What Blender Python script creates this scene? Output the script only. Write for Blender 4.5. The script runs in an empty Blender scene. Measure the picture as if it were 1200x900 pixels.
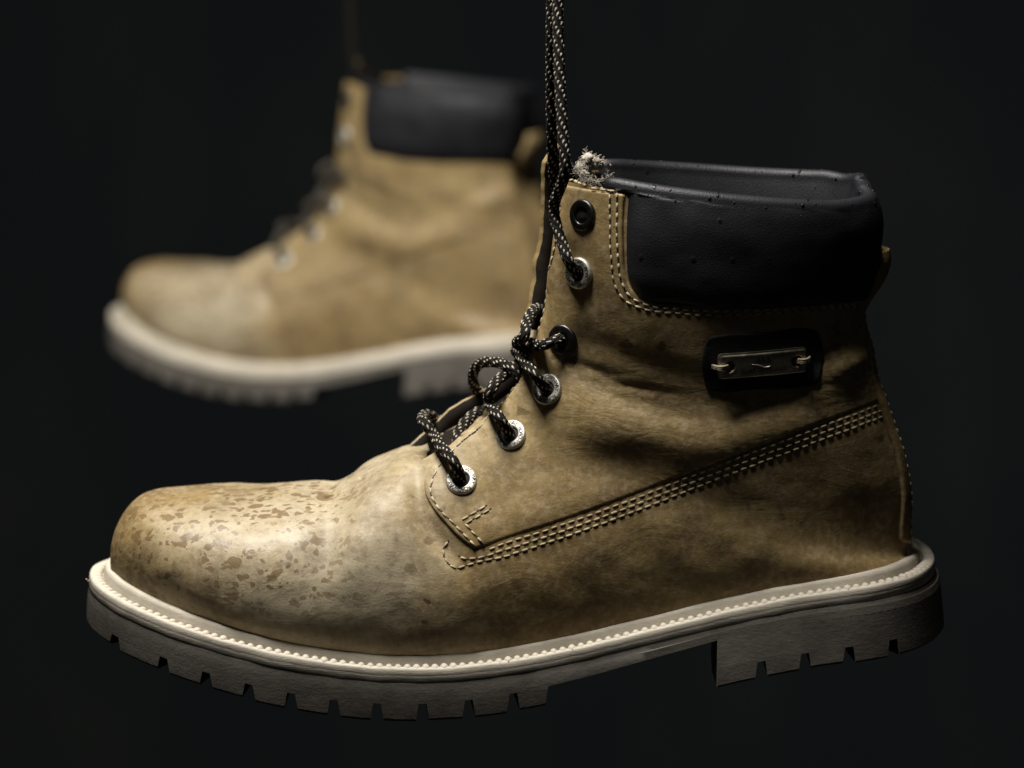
import bpy, bmesh, math, random
import numpy as np
from mathutils import Vector, Matrix, noise
from mathutils.bvhtree import BVHTree
from mathutils.geometry import delaunay_2d_cdt
random.seed(7); np.random.seed(7)
SC = bpy.context.scene
COL = SC.collection
R = math.radians

# ------------------------------------------------------------------ camera
ELEV = R(12.0); DIST = 1.0; PIX = 0.0003          # metres per photo pixel on the plane through the boot
FWD = np.array([0, math.cos(ELEV), -math.sin(ELEV)]); UPV = np.array([0, math.sin(ELEV), math.cos(ELEV)])
CAM = -FWD * DIST
cd = bpy.data.cameras.new('camera'); cam = bpy.data.objects.new('camera', cd); COL.objects.link(cam)
cam.location = CAM; cam.rotation_euler = (math.pi/2 - ELEV, 0, 0)
cd.sensor_width = 36; cd.lens = 100; cd.clip_start = .05; cd.clip_end = 100
cd.dof.use_dof = True; cd.dof.focus_distance = .972; cd.dof.aperture_fstop = 6.8
SC.camera = cam

# ------------------------------------------------------------------ world, lamps, exposure
world = bpy.data.worlds.new('World'); SC.world = world; world.use_nodes = True
world.node_tree.nodes['Background'].inputs[0].default_value = (.90, 1, 1.06, 1)
world.node_tree.nodes['Background'].inputs[1].default_value = .008
def area(name, loc, target, sx, sy, watts, col=(1, 1, 1)):
    l = bpy.data.lights.new(name, 'AREA'); l.shape = 'RECTANGLE'; l.size = sx; l.size_y = sy; l.energy = watts; l.color = col
    o = bpy.data.objects.new(name, l); COL.objects.link(o); o.location = loc
    o.rotation_euler = (Vector(target) - Vector(loc)).to_track_quat('-Z', 'Y').to_euler(); return o
area('softbox_lamp', (-.18, -.06, .90), (-.01, .0, 0), .40, .30, 22, (1, .97, .92))
sl = area('side_lamp', (-1.2, .05, .62), (-.30, .62, .03), .35, .35, .45, (1, .97, .92)); sl.data.spread = R(44)
SC.view_settings.view_transform = 'Standard'; SC.view_settings.look = 'None'
SC.view_settings.exposure = 0; SC.view_settings.gamma = 1; SC.view_settings.use_curve_mapping = False
SC.cycles.use_denoising = True

# ------------------------------------------------------------------ materials
def mat(name):
    m = bpy.data.materials.new(name); m.use_nodes = True; nt = m.node_tree
    return m, nt, nt.nodes['Principled BSDF']
class G:
    """tiny node-graph helper"""
    def __init__(s, nt): s.nt = nt; s.co = nt.nodes.new('ShaderNodeTexCoord').outputs['Object']
    def n(s, kind, **kw):
        n = s.nt.nodes.new(kind)
        for k, v in kw.items():
            if k.startswith('_'): setattr(n, k[1:], v)
            else:
                key = k.replace('__', ' ')
                sock = n.inputs[key]
                s.put(sock, v)
        return n
    def put(s, sock, v):
        if isinstance(v, bpy.types.NodeSocket): s.nt.links.new(v, sock)
        else: sock.default_value = v
    def noise(s, scale, detail=4, rough=.55, vec=None, dist=0):
        n = s.n('ShaderNodeTexNoise', Scale=scale, Detail=detail, Roughness=rough, Distortion=dist)
        s.put(n.inputs['Vector'], vec if vec is not None else s.co); return n.outputs['Fac']
    def ramp(s, fac, a, b, ca=(0, 0, 0, 1), cb=(1, 1, 1, 1)):
        n = s.nt.nodes.new('ShaderNodeValToRGB'); s.put(n.inputs[0], fac)
        n.color_ramp.elements[0].position = a; n.color_ramp.elements[1].position = b
        n.color_ramp.elements[0].color = ca; n.color_ramp.elements[1].color = cb; return n.outputs[0]
    def math(s, op, a, b=0.0, clamp=False):
        n = s.nt.nodes.new('ShaderNodeMath'); n.operation = op; n.use_clamp = clamp
        s.put(n.inputs[0], a); s.put(n.inputs[1], b); return n.outputs[0]
    def mix(s, fac, a, b, kind='MIX'):
        n = s.nt.nodes.new('ShaderNodeMix'); n.data_type = 'RGBA'; n.blend_type = kind
        s.put(n.inputs[0], fac); s.put(n.inputs[6], a); s.put(n.inputs[7], b); return n.outputs[2]
    def scaled(s, v):
        n = s.nt.nodes.new('ShaderNodeMapping'); s.put(n.inputs[0], s.co); n.inputs['Scale'].default_value = v; return n.outputs[0]
    def xyz(s):
        n = s.nt.nodes.new('ShaderNodeSeparateXYZ'); s.put(n.inputs[0], s.co); return n.outputs
    def bump(s, h, dist, strength=1.0, normal=None):
        n = s.nt.nodes.new('ShaderNodeBump'); n.inputs['Distance'].default_value = dist; n.inputs['Strength'].default_value = strength
        s.put(n.inputs['Height'], h)
        if normal is not None: s.put(n.inputs['Normal'], normal)
        return n.outputs[0]
def rgb(r, g, b): return (r, g, b, 1)

def leather(name, spots=True, wear_highlight=0.0):
    m, nt, b = mat(name); g = G(nt); X, Y, Z = g.xyz()
    big = g.noise(16, 5, .6); mid = g.noise(55, 5, .62); fine = g.noise(420, 3, .6)
    col = g.mix(g.ramp(big, .32, .70), rgb(.195, .126, .044), rgb(.345, .246, .104))
    # rubbed pale nap over toe and instep, with a painted highlight before the crease
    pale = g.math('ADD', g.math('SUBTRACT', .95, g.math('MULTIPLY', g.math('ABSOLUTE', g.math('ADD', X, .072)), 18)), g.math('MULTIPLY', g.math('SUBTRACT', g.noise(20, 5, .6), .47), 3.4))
    pale = g.math('MULTIPLY', g.math('MULTIPLY', pale, 1.0, True), .74 + wear_highlight)
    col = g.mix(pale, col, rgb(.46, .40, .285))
    col = g.mix(g.math('MULTIPLY', g.ramp(mid, .47, .72), .72), col, rgb(.115, .074, .031))        # dirt mottling
    col = g.mix(g.math('MULTIPLY', g.ramp(g.noise(340, 6, .85), .50, .70), .5), col, rgb(.085, .054, .023))
    col = g.mix(g.math('MULTIPLY', g.ramp(fine, .45, .75), .34), col, rgb(.56, .46, .30))
    if spots:
        # dried and wet drops on the toe, specks elsewhere
        wv = g.n('ShaderNodeVectorMath', _operation='ADD')
        nn = nt.nodes.new('ShaderNodeTexNoise'); nn.inputs['Scale'].default_value = 230; nn.inputs['Detail'].default_value = 3; nt.links.new(g.co, nn.inputs['Vector'])
        sc = g.n('ShaderNodeVectorMath', _operation='SCALE'); nt.links.new(nn.outputs['Color'], sc.inputs[0]); sc.inputs['Scale'].default_value = .0052
        nt.links.new(g.scaled((.72, .9, 1.0)), wv.inputs[0]); nt.links.new(sc.outputs[0], wv.inputs[1])
        def drops(scale, size, keep):
            v = nt.nodes.new('ShaderNodeTexVoronoi'); v.inputs['Scale'].default_value = scale; nt.links.new(wv.outputs[0], v.inputs['Vector'])
            sep = nt.nodes.new('ShaderNodeSeparateColor'); nt.links.new(v.outputs['Color'], sep.inputs[0])
            rad = g.math('MULTIPLY', g.math('SUBTRACT', sep.outputs[0], 1 - keep), size / keep)
            return g.math('MULTIPLY', g.math('SUBTRACT', rad, v.outputs['Distance']), 8.5, True)
        big_d = drops(290, .72, .46); small_d = drops(460, .80, .50)
        toe = g.math('MULTIPLY', g.math('SUBTRACT', -.042, X), 40, True)
        hi = g.math('MULTIPLY', g.math('SUBTRACT', Z, -.078), 60, True)
        clus = g.math('MULTIPLY', g.math('SUBTRACT', g.noise(40, 2), .30), 9, True)
        d = g.math('MULTIPLY', g.math('MAXIMUM', big_d, small_d), g.math('MULTIPLY', toe, g.math('MULTIPLY', hi, clus)))
        col = g.mix(g.math('MULTIPLY', d, .85), col, rgb(.165, .105, .048))
        spk = g.math('MULTIPLY', drops(230, .50, .5), g.math('MULTIPLY', g.math('SUBTRACT', g.noise(30, 2), .5), 8, True))
        col = g.mix(g.math('MULTIPLY', spk, .8), col, rgb(.085, .052, .022))
        wet = d
    # scratches: thin pale streaks
    st = g.noise(60, 2, .5, g.scaled((1.0, 1.0, 9.0)), 1.2)
    line = g.math('SUBTRACT', 1, g.math('MULTIPLY', g.math('ABSOLUTE', g.math('SUBTRACT', st, .5)), 90), True)
    line = g.math('MULTIPLY', line, g.ramp(g.noise(38, 2), .56, .66))
    col = g.mix(g.math('MULTIPLY', line, .6), col, rgb(.58, .47, .30))
    nt.links.new(col, b.inputs['Base Color'])
    rough = g.math('ADD', .55, g.math('MULTIPLY', g.math('SUBTRACT', mid, .5), .5))
    if spots: rough = g.math('SUBTRACT', rough, g.math('MULTIPLY', wet, .10))
    nt.links.new(rough, b.inputs['Roughness']); b.inputs['Specular IOR Level'].default_value = .42
    # grain: creased cells + pores + wrinkles
    v = nt.nodes.new('ShaderNodeTexVoronoi'); v.feature = 'DISTANCE_TO_EDGE'; v.inputs['Scale'].default_value = 780; nt.links.new(g.co, v.inputs['Vector'])
    bn = g.bump(v.outputs['Distance'], .00016, .30)
    bn = g.bump(g.noise(300, 5, .65), .0003, .28, bn)
    wr = g.noise(46, 5, .6, g.scaled((1.0, 1.0, 1.7)), .8)
    bn = g.bump(wr, .0016, .22, bn)
    # flex wrinkles where the ankle bends
    def patch_mask(cx, rx, cz, rz):
        a = g.math('POWER', g.math('DIVIDE', g.math('SUBTRACT', X, cx), rx), 2.0); c = g.math('POWER', g.math('DIVIDE', g.math('SUBTRACT', Z, cz), rz), 2.0)
        return g.math('SUBTRACT', 1.0, g.math('ADD', a, c), True)
    rot = nt.nodes.new('ShaderNodeMapping'); nt.links.new(g.co, rot.inputs[0]); rot.inputs['Rotation'].default_value = (0, R(14), 0); rot.inputs['Scale'].default_value = (1, .8, 2.6)
    cr = g.noise(60, 3, .5, rot.outputs[0], .6); cr = g.math('SUBTRACT', 1.0, g.math('MULTIPLY', g.math('ABSOLUTE', g.math('SUBTRACT', cr, .5)), 9.0), True)
    mk_ = g.math('MAXIMUM', patch_mask(.050, .060, .000, .020), patch_mask(.112, .028, .006, .016))
    bn = g.bump(g.math('SUBTRACT', 0.0, g.math('MULTIPLY', cr, mk_)), .0010, .13, bn)
    nt.links.new(bn, b.inputs['Normal'])
    return m
M = {}
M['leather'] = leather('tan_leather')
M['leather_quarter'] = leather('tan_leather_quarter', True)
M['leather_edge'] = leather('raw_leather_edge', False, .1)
def simple(name, c, rough=.6, metal=0, nscale=200, nd=.0003, var=.35, spec=.4, bstr=.5):
    m, nt, b = mat(name); g = G(nt)
    f = g.noise(nscale, 5, .65); f2 = g.noise(nscale * .17, 4, .6)
    a = rgb(*[x * (1 - var) for x in c]); z = rgb(*[min(1, x * (1 + var)) for x in c])
    nt.links.new(g.mix(g.math('ADD', g.math('MULTIPLY', g.ramp(f, .3, .7), .5), g.math('MULTIPLY', g.ramp(f2, .35, .65), .5)), a, z), b.inputs['Base Color'])
    nt.links.new(g.math('ADD', rough, g.math('MULTIPLY', g.math('SUBTRACT', f, .5), .3)), b.inputs['Roughness'])
    b.inputs['Metallic'].default_value = metal; b.inputs['Specular IOR Level'].default_value = spec
    nt.links.new(g.bump(f, nd, bstr), b.inputs['Normal']); return m
M['thread'] = simple('cream_thread', (.43, .355, .23), .8, nscale=500, var=.5)
M['shade_thread'] = simple('shaded_seam_thread', (.30, .235, .14), .7, nscale=900)  # seam thread darkened: shade under the quarter's edge put into its colour
M['seam_thread'] = simple('tan_seam_thread', (.34, .27, .165), .85, nscale=500, var=.5)
M['hole'] = simple('needle_hole', (.05, .035, .018), .9)
M['lace_dark'] = simple('black_lace', (.014, .0125, .011), .9, nscale=1500, spec=.12)
M['lace_light'] = simple('cream_lace', (.43, .38, .29), .65, nscale=1500)
M['metal'] = simple('worn_nickel', (.60, .57, .50), .55, 1, 500, .0002, .22)
M['metal_dark'] = simple('blackened_metal', (.075, .07, .065), .38, 1, 500, .0002, .3)
M['plate'] = simple('aged_plate', (.42, .37, .27), .42, 1, 420, .0003, .4)
M['ink_and_hole'] = simple('engraved_black', (.015, .014, .012), .7)
M['patch'] = simple('black_suede', (.017, .016, .016), .75, nscale=1200, spec=.25)
M['fluff'] = simple('frayed_fleece', (.42, .38, .31), .9, nscale=600)
M['lining'] = simple('grey_lining', (.03, .029, .03), .8, nscale=500)
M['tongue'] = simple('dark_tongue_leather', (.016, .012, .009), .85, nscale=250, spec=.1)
# padded collar: smooth black leather, fine grain, water drops
m, nt, b = mat('black_collar_leather'); g = G(nt)
nt.links.new(g.mix(g.ramp(g.noise(60), .4, .65), rgb(.0065, .0065, .0082), rgb(.011, .011, .0135)), b.inputs['Base Color'])
b.inputs['Specular IOR Level'].default_value = .32
v = nt.nodes.new('ShaderNodeTexVoronoi'); v.feature = 'DISTANCE_TO_EDGE'; v.inputs['Scale'].default_value = 1100; nt.links.new(g.co, v.inputs['Vector'])
vd = nt.nodes.new('ShaderNodeTexVoronoi'); vd.inputs['Scale'].default_value = 230; nt.links.new(g.scaled((1, 1, .8)), vd.inputs['Vector'])
sep = nt.nodes.new('ShaderNodeSeparateColor'); nt.links.new(vd.outputs['Color'], sep.inputs[0])
dr = g.math('MULTIPLY', g.math('SUBTRACT', g.math('MULTIPLY', g.math('SUBTRACT', sep.outputs[0], .72), 1.1), vd.outputs['Distance']), 6, True)
nt.links.new(g.math('SUBTRACT', g.math('ADD', .44, g.math('MULTIPLY', g.noise(90), .14)), g.math('MULTIPLY', dr, .30)), b.inputs['Roughness'])
nt.links.new(g.bump(dr, .0004, .5, g.bump(g.noise(40, 3), .003, .10, g.bump(v.outputs['Distance'], .0003, .4))), b.inputs['Normal']); M['collar'] = m
def rubber(name, c, dirt, ribs):
    m, nt, b = mat(name); g = G(nt)
    f = g.noise(42, 6, .65); f2 = g.noise(230, 5, .7, g.scaled((1, 1, 5)))
    col = g.mix(g.math('MULTIPLY', g.ramp(f, .42, .72), dirt), rgb(*c), rgb(c[0]*.42, c[1]*.40, c[2]*.36))
    col = g.mix(g.math('MULTIPLY', g.ramp(f2, .48, .75), dirt * .7), col, rgb(c[0]*.5, c[1]*.46, c[2]*.4))
    nt.links.new(col, b.inputs['Base Color']); b.inputs['Roughness'].default_value = .62; b.inputs['Specular IOR Level'].default_value = .3
    bn = g.bump(g.noise(480, 6, .75, g.scaled((1, 1, ribs))), .0005, .36)
    nt.links.new(g.bump(g.noise(90, 4), .001, .3, bn), b.inputs['Normal']); return m
M['welt'] = rubber('cream_welt_rubber', (.56, .505, .41), .5, 4)
M['sole'] = rubber('grey_beige_sole_rubber', (.115, .103, .087), .75, 2)

# ------------------------------------------------------------------ photo-plane helpers
def ray(px, py):
    return FWD + np.array([1., 0, 0]) * (px - 600) * PIX / DIST + UPV * (450 - py) * PIX / DIST
def at(px, py, y=0.0):
    d = ray(px, py); return CAM + d * ((y - CAM[1]) / d[1])
def hermite(pts, k, cyc=False):
    """Catmull-Rom through pts (array n,d), k samples per span"""
    pts = np.asarray(pts, float); n = len(pts); out = []
    for i in range(n if cyc else n - 1):
        p1, p2 = pts[i], pts[(i+1) % n]
        p0 = pts[(i-1) % n] if (cyc or i > 0) else 2*p1 - p2
        p3 = pts[(i+2) % n] if (cyc or i + 2 < n) else 2*p2 - p1
        d1 = max(np.linalg.norm(p2-p1), 1e-9); d0 = max(np.linalg.norm(p1-p0), 1e-9); d2 = max(np.linalg.norm(p3-p2), 1e-9)
        m1 = ((p1-p0)/d0*d1 + (p2-p1)/d1*d0) / (d0+d1) * d1; m2 = ((p2-p1)/d1*d2 + (p3-p2)/d2*d1) / (d1+d2) * d1
        for j in range(k):
            t = j / k; out.append((2*t**3-3*t*t+1)*p1 + (t**3-2*t*t+t)*m1 + (-2*t**3+3*t*t)*p2 + (t**3-t*t)*m2)
    if not cyc: out.append(pts[-1])
    return np.array(out)
def resample(p, step):
    p = np.asarray(p); L = np.r_[0, np.cumsum(np.linalg.norm(np.diff(p, axis=0), axis=1))]
    n = max(2, int(round(L[-1] / step)) + 1); s = np.linspace(0, L[-1], n)
    return np.stack([np.interp(s, L, p[:, i]) for i in range(p.shape[1])], 1)
def sst(x, a, b):
    t = np.clip((x - a) / (b - a), 0, 1); return t * t * (3 - 2 * t)

# ------------------------------------------------------------------ objects
def make(name, verts, faces, material, parent=None, smooth=True, slots=None, fm=None):
    me = bpy.data.meshes.new(name); me.from_pydata([tuple(map(float, v)) for v in verts], [], [tuple(map(int, f)) for f in faces])
    for mm in (slots or [material]): me.materials.append(mm)
    if fm is not None: me.polygons.foreach_set('material_index', np.asarray(fm, np.int32))
    me.polygons.foreach_set('use_smooth', np.full(len(me.polygons), smooth)); me.update()
    o = bpy.data.objects.new(name, me); COL.objects.link(o)
    if parent is not None: put(o, parent)
    return o
def put(o, parent):
    o.parent = parent
    p = parent; loc = Vector((0, 0, 0))
    while p is not None: loc += p.location; p = p.parent
    o.location = Vector(o.location) - loc
def tag(o, label, cat=None, group=None, kind=None):
    if label: o['label'] = label
    if cat: o['category'] = cat
    if group: o['group'] = group
    if kind: o['kind'] = kind
    return o
def grid_faces(n, m, cyc_m=False, base=0, flip=False):
    f = []
    for i in range(n - 1):
        for j in range(m if cyc_m else m - 1):
            a = base + i*m + j; b_ = base + i*m + (j+1) % m; c = b_ + m; d = a + m
            f.append((a, d, c, b_) if flip else (a, b_, c, d))
    return f

# backdrop far behind, lost in the dark
m, nt, b = mat('dark_backdrop'); g = G(nt)
nt.links.new(g.mix(g.ramp(g.noise(2.2, 4, .6, g.scaled((2.2, 1, .8))), .42, .72), rgb(.025, .0285, .032), rgb(.034, .0385, .036)), b.inputs['Base Color']); b.inputs['Roughness'].default_value = 1; b.inputs['Specular IOR Level'].default_value = 0
bd = make('backdrop', [(-5, 1.9, -3), (5, 1.9, -3), (5, 1.9, 4), (-5, 1.9, 4)], [(0, 1, 2, 3)], m, smooth=False); bd['kind'] = 'structure'

# ------------------------------------------------------------------ sole measurements
X0 = at(106, 676)[0]; X1 = at(1094, 645)[0]
def half_width(x, x0=X0, x1=X1, inset=0.0):
    xi = np.clip((np.asarray(x, float) - x0) / (x1 - x0), 0, 1)
    m_ = np.interp(xi, [0, .08, .16, .24, .32, .40, .48, .56, .64, .75, 1], [.0465, .0475, .0490, .0503, .0505, .0492, .0465, .0435, .0415, .0405, .0405]) - inset
    toe = np.sqrt(np.maximum(0, 1 - (1 - np.minimum(xi/.23, 1))**2.35)); heel = np.sqrt(np.maximum(0, 1 - (1 - np.minimum((1-xi)/.13, 1))**2.3))
    return m_ * toe * heel
_w = [(106, 674), (112, 690), (150, 712), (200, 731), (250, 747), (300, 760), (350, 771), (400, 780), (450, 785), (520, 785), (570, 779.5), (620, 771), (700, 753), (800, 730), (900, 709), (1000, 692), (1050, 679), (1094, 648)]
_q = []
for px, py in _w:
    y = 0.0
    for _ in range(40):
        q = at(px, py, y); y = .6*y - .4*float(half_width(q[0]))
    _q.append((q[0], q[2]))
_q = np.array(_q); _pc = np.polyfit(_q[:, 0], _q[:, 1], 6)
_xa, _xb = X0 + .012, X1 - .012
def z_welt(x):
    x = np.asarray(x, float); c = np.clip(x, _xa, _xb); dp = np.polyder(_pc)
    return np.polyval(_pc, c) + np.polyval(dp, c) * (x - c)

# ------------------------------------------------------------------ the upper as one parametric surface S(s, t)
XF0 = at(131.5, 660)[0]; XF1 = at(1073, 632)[0]; INS = .0068
def feather(x): return half_width(x, XF0, XF1, INS)
def zf(x): return z_welt(x) + .0020
_st = [((131.5, 646), 131.5), ((132, 634), 132), ((135, 620), 135), ((141, 605), 141), ((150, 592.5), 150), ((163, 583.5), 163), ((180, 579.5), 180),
       ((200, 578.5), 200), ((230, 578.5), 230), ((270, 578.5), 270), ((310, 577.5), 310), ((350, 575), 350), ((374, 574), 374), ((386, 573.5), 388),
       ((402, 564), 418), ((430, 550), 482), ((465, 533.5), 580), ((497, 517), 690), ((522, 502), 800), ((545, 486), 905), ((562, 474), 990), ((573, 466), 1040),
       ((580, 459), 1064), ((585, 452), (1074, 634)), ((591, 446), (1077, 605)), ((597, 438), (1074, 570)), ((604, 425), (1065, 525)), ((612, 405), (1050, 475)), ((620, 380), (1031, 425)),
       ((626, 362), (1020, 388)), ((632, 340), (1017, 352)), ((638, 300), (1023, 310)), ((644, 255), (1031, 265)), ((653, 205), (1034, 226))]
RR, BB = [], []
for r_, b_ in _st:
    p = at(*r_); RR.append((p[0], p[2]))
    if isinstance(b_, tuple): p = at(*b_); BB.append((p[0], p[2]))
    else:
        x = max((b_ - 600) * PIX, XF0); BB.append((x, float(zf(x))))
RR = np.array(RR); BB = np.array(BB)
KH = 23                                              # station index where the base reaches the back of the heel
par = np.r_[0, np.cumsum(np.linalg.norm(np.diff(RR, axis=0), axis=1) + np.linalg.norm(np.diff(BB, axis=0), axis=1))]
dense = hermite(np.c_[RR, BB, par], 40)
NS, NT = 420, 130
_tot = par[-1]
_u = np.linspace(0, 1, NS); _sv = _tot * (_u - .06*np.sin(2*np.pi*_u)/(2*np.pi))
_sv[1:] = np.maximum(_sv[1:], 1e-5)
D4 = np.stack([np.interp(_sv, dense[:, 4], dense[:, i]) for i in range(4)], 1)
s_heel = par[KH]; s_foot = par[13]
W_SH = np.interp(_sv, [par[20], par[25], par[28], par[31], par[33]], [.0350, .0345, .0345, .0362, .0362])
GRID = np.zeros((NS, NT, 3))
tt = np.linspace(0, 1, NT); tt = .5*(tt) + .5*(1-np.cos(np.pi*tt))/2
for i in range(NS):
    r_ = D4[i, :2]; b_ = D4[i, 2:].copy(); sv = _sv[i]
    pexp = np.interp(sv, [0, par[8], par[13], par[17], par[24], par[33]], [.92, .80, .72, .80, .86, .84]); q = np.interp(sv, [0, par[8], par[15], par[24]], [1.0, 1.18, 1.12, 1.0])
    if sv < s_heel:
        wend = float(feather(b_[0])); b_[1] = float(zf(b_[0])); the = R(113); wsec = wend / math.sin(the)**pexp
        if b_[0] > (905-600)*PIX:
            w9 = float(feather((905-600)*PIX)) / math.sin(the)**pexp; f = (b_[0] - (905-600)*PIX) / (XF1 - (905-600)*PIX)
            wsec = w9*(1-f) + .0350*f; wsec = max(wsec, wend / math.sin(the)**pexp)
            the = math.pi - math.asin(min(1, (wend/wsec)**(1/pexp))); the = max(the, R(113))
    else: the = math.pi; wsec = W_SH[i]
    th = tt * the
    u = ((1-np.cos(th)) / (1-math.cos(the)))**q; yy = wsec * np.maximum(np.sin(th), 0)**pexp
    GRID[i, :, 0] = r_[0] + (b_[0]-r_[0])*u; GRID[i, :, 2] = r_[1] + (b_[1]-r_[1])*u; GRID[i, :, 1] = -yy
GRID[:, 0, 1] = 0
_ih = int(np.argmin(np.abs(_sv - s_heel))); _ws = np.exp(-((np.arange(NS) - _ih)/34.0)**2)[:, None]; _wt = (1 - sst(tt, .80, .97))[None, :]*np.ones((NS, 1)); _wm = (_ws*_wt)[:, :, None]
for _ in range(300):                                 # ease the kink where the sections leave the sole and climb the heel
    sm = GRID.copy(); sm[1:-1] = .25*GRID[:-2] + .5*GRID[1:-1] + .25*GRID[2:]; GRID = GRID*(1-_wm) + sm*_wm
def grid_normals(Gd):
    ds = np.gradient(Gd, axis=0); dt = np.gradient(Gd, axis=1); n = np.cross(ds, dt)
    l = np.linalg.norm(n, axis=2, keepdims=True); n = n / np.maximum(l, 1e-12)
    n[:, 0, 1] = 0; n[:, 0] /= np.maximum(np.linalg.norm(n[:, 0], axis=1, keepdims=True), 1e-9)
    return n
NRM = grid_normals(GRID)
if NRM[200, 60, 1] > 0: NRM = -NRM
NRM[0] = NRM[1] = NRM[2]
# folds, dents and swellings of the worn leather: (photo polyline, half width mm, depth mm)
def polydist(PX, PZ, line):
    best = np.full(PX.shape, 1e9); frac = np.zeros(PX.shape); L = np.r_[0, np.cumsum(np.linalg.norm(np.diff(line, axis=0), axis=1))]
    for k in range(len(line)-1):
        a, b_ = line[k], line[k+1]; d = b_-a; l2 = max(d @ d, 1e-12)
        t = np.clip(((PX-a[0])*d[0] + (PZ-a[1])*d[1]) / l2, 0, 1); dist = np.hypot(PX-a[0]-t*d[0], PZ-a[1]-t*d[1])
        m_ = dist < best; best = np.where(m_, dist, best); frac = np.where(m_, (L[k] + t*math.sqrt(l2)) / L[-1], frac)
    return best, frac
FOLDS = [([(655, 415), (710, 447), (770, 468), (830, 474), (900, 468), (950, 455)], 10, -3.3), ([(640, 470), (720, 492), (800, 505), (900, 492), (1000, 452)], 10, 2.2),
         ([(950, 452), (985, 436), (1030, 415)], 6, 2.0), ([(930, 480), (990, 470), (1040, 455)], 6, -1.0), ([(690, 400), (760, 425), (830, 440)], 4, -1.0),
         ([(388, 566), (398, 590), (392, 625), (370, 660)], 5.5, -1.9), ([(430, 562), (440, 600), (425, 650)], 9, .7),
         ([(492, 545), (489, 575), (500, 606), (525, 636), (540, 652)], 3.6, -2.4), ([(560, 690), (650, 665), (760, 625)], 14, 1.2), ([(665, 427), (690, 434), (720, 440)], 1.4, -.8),
         ([(672, 442), (700, 452), (735, 458)], 1.4, -.7), ([(668, 434), (705, 445), (760, 456), (800, 460)], 1.1, -.6), ([(680, 452), (730, 468), (790, 478)], 1.3, -.6), ([(700, 462), (760, 484), (830, 490)], 1.4, -.5), ([(930, 455), (980, 448), (1025, 432)], 1.4, -.7), ([(945, 430), (990, 420), (1020, 408)], 1.3, -.5), ([(640, 560), (720, 545), (800, 530)], 8, -1.1), ([(700, 330), (690, 380), (665, 440)], 8, -1.0), ([(150, 640), (170, 690), (240, 715)], 9, -1.2)]
disp = np.zeros((NS, NT))
for line, w, dep in FOLDS:
    l3 = np.array([at(px, py, -.030) for px, py in line])[:, [0, 2]]; l3 = hermite(l3, 5)
    dd, fr = polydist(GRID[:, :, 0], GRID[:, :, 2], l3)
    disp += dep*1e-3 * np.exp(-(dd/(w*1e-3))**2) * (.25 + .75*np.sin(np.pi*np.clip(fr, .02, .98))**.6) * sst(-GRID[:, :, 1], .0, .014)
s_thr = par[16] + .004                                # throat: the tongue lies sunk between the facings
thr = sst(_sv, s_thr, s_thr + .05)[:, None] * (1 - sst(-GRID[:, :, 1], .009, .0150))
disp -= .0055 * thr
for i in range(NS):
    for j in range(NT):
        p = Vector(GRID[i, j]); disp[i, j] += .0007 * noise.noise(p*34) + .0005 * noise.noise(p*85 + Vector((3, 1, 7))) + .00012 * noise.noise(p*190)
edge_f = np.minimum(1, (1 - tt)[None, :] * 12) * np.ones((NS, 1)); edge_f[_sv > s_heel] = 1; edge_f *= sst(_sv, 0, .02)[:, None]
SURF = GRID + NRM * (disp * edge_f)[:, :, None]; SURF[:, 0, 1] = 0; SURF[_sv >= s_heel, -1, 1] = 0
NRM2 = grid_normals(SURF)
if NRM2[200, 60, 1] > 0: NRM2 = -NRM2
NRM2[0] = NRM2[1] = NRM2[2]
NRM2[_sv >= s_heel, -1, 1] = 0; NRM2 /= np.maximum(np.linalg.norm(NRM2, axis=2, keepdims=True), 1e-9)
def _bil(A, s, t):
    s = np.clip(np.asarray(s, float), 0, NS - 1.001); t = np.asarray(t, float); mir = t > NT - 1; t = np.where(mir, 2*(NT-1) - t, t)
    neg = t < 0; t = np.clip(np.abs(t), 0, NT - 1.001)
    i = s.astype(int); j = t.astype(int); a = (s-i)[..., None]; b_ = (t-j)[..., None]
    v = A[i, j]*(1-a)*(1-b_) + A[i+1, j]*a*(1-b_) + A[i, j+1]*(1-a)*b_ + A[i+1, j+1]*a*b_
    v = v.copy(); fl = mir | neg; v[..., 1] = np.where(fl, -v[..., 1], v[..., 1]); return v
def S(s, t): return _bil(SURF, s, t)
def N(s, t):
    v = _bil(NRM2, s, t); return v / np.maximum(np.linalg.norm(v, axis=-1, keepdims=True), 1e-9)
BVH = BVHTree.FromPolygons([tuple(v) for v in SURF.reshape(-1, 3)], grid_faces(NS, NT), epsilon=0.0)
def hit_st(px, py):
    """grid coordinates of the surface under a photo point"""
    d = ray(px, py); loc, nor, idx, dist = BVH.ray_cast(Vector(CAM), Vector(d).normalized())
    if loc is None: loc, nor, idx, dist = BVH.find_nearest(Vector(at(px, py, -.012)))
    i, j = divmod(idx, NT - 1); p = np.array(loc) - SURF[i, j]; a = SURF[i+1, j] - SURF[i, j]; b_ = SURF[i, j+1] - SURF[i, j]
    A = np.stack([a, b_], 1); u, v_ = np.linalg.lstsq(A, p, rcond=None)[0]
    return i + min(max(u, 0), 1), j + min(max(v_, 0), 1)
def s_index(sv): return float(np.interp(sv, _sv, np.arange(NS)))
def px_line(pts, k=6): return np.array([hit_st(*p) for p in hermite(pts, k)])

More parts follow.
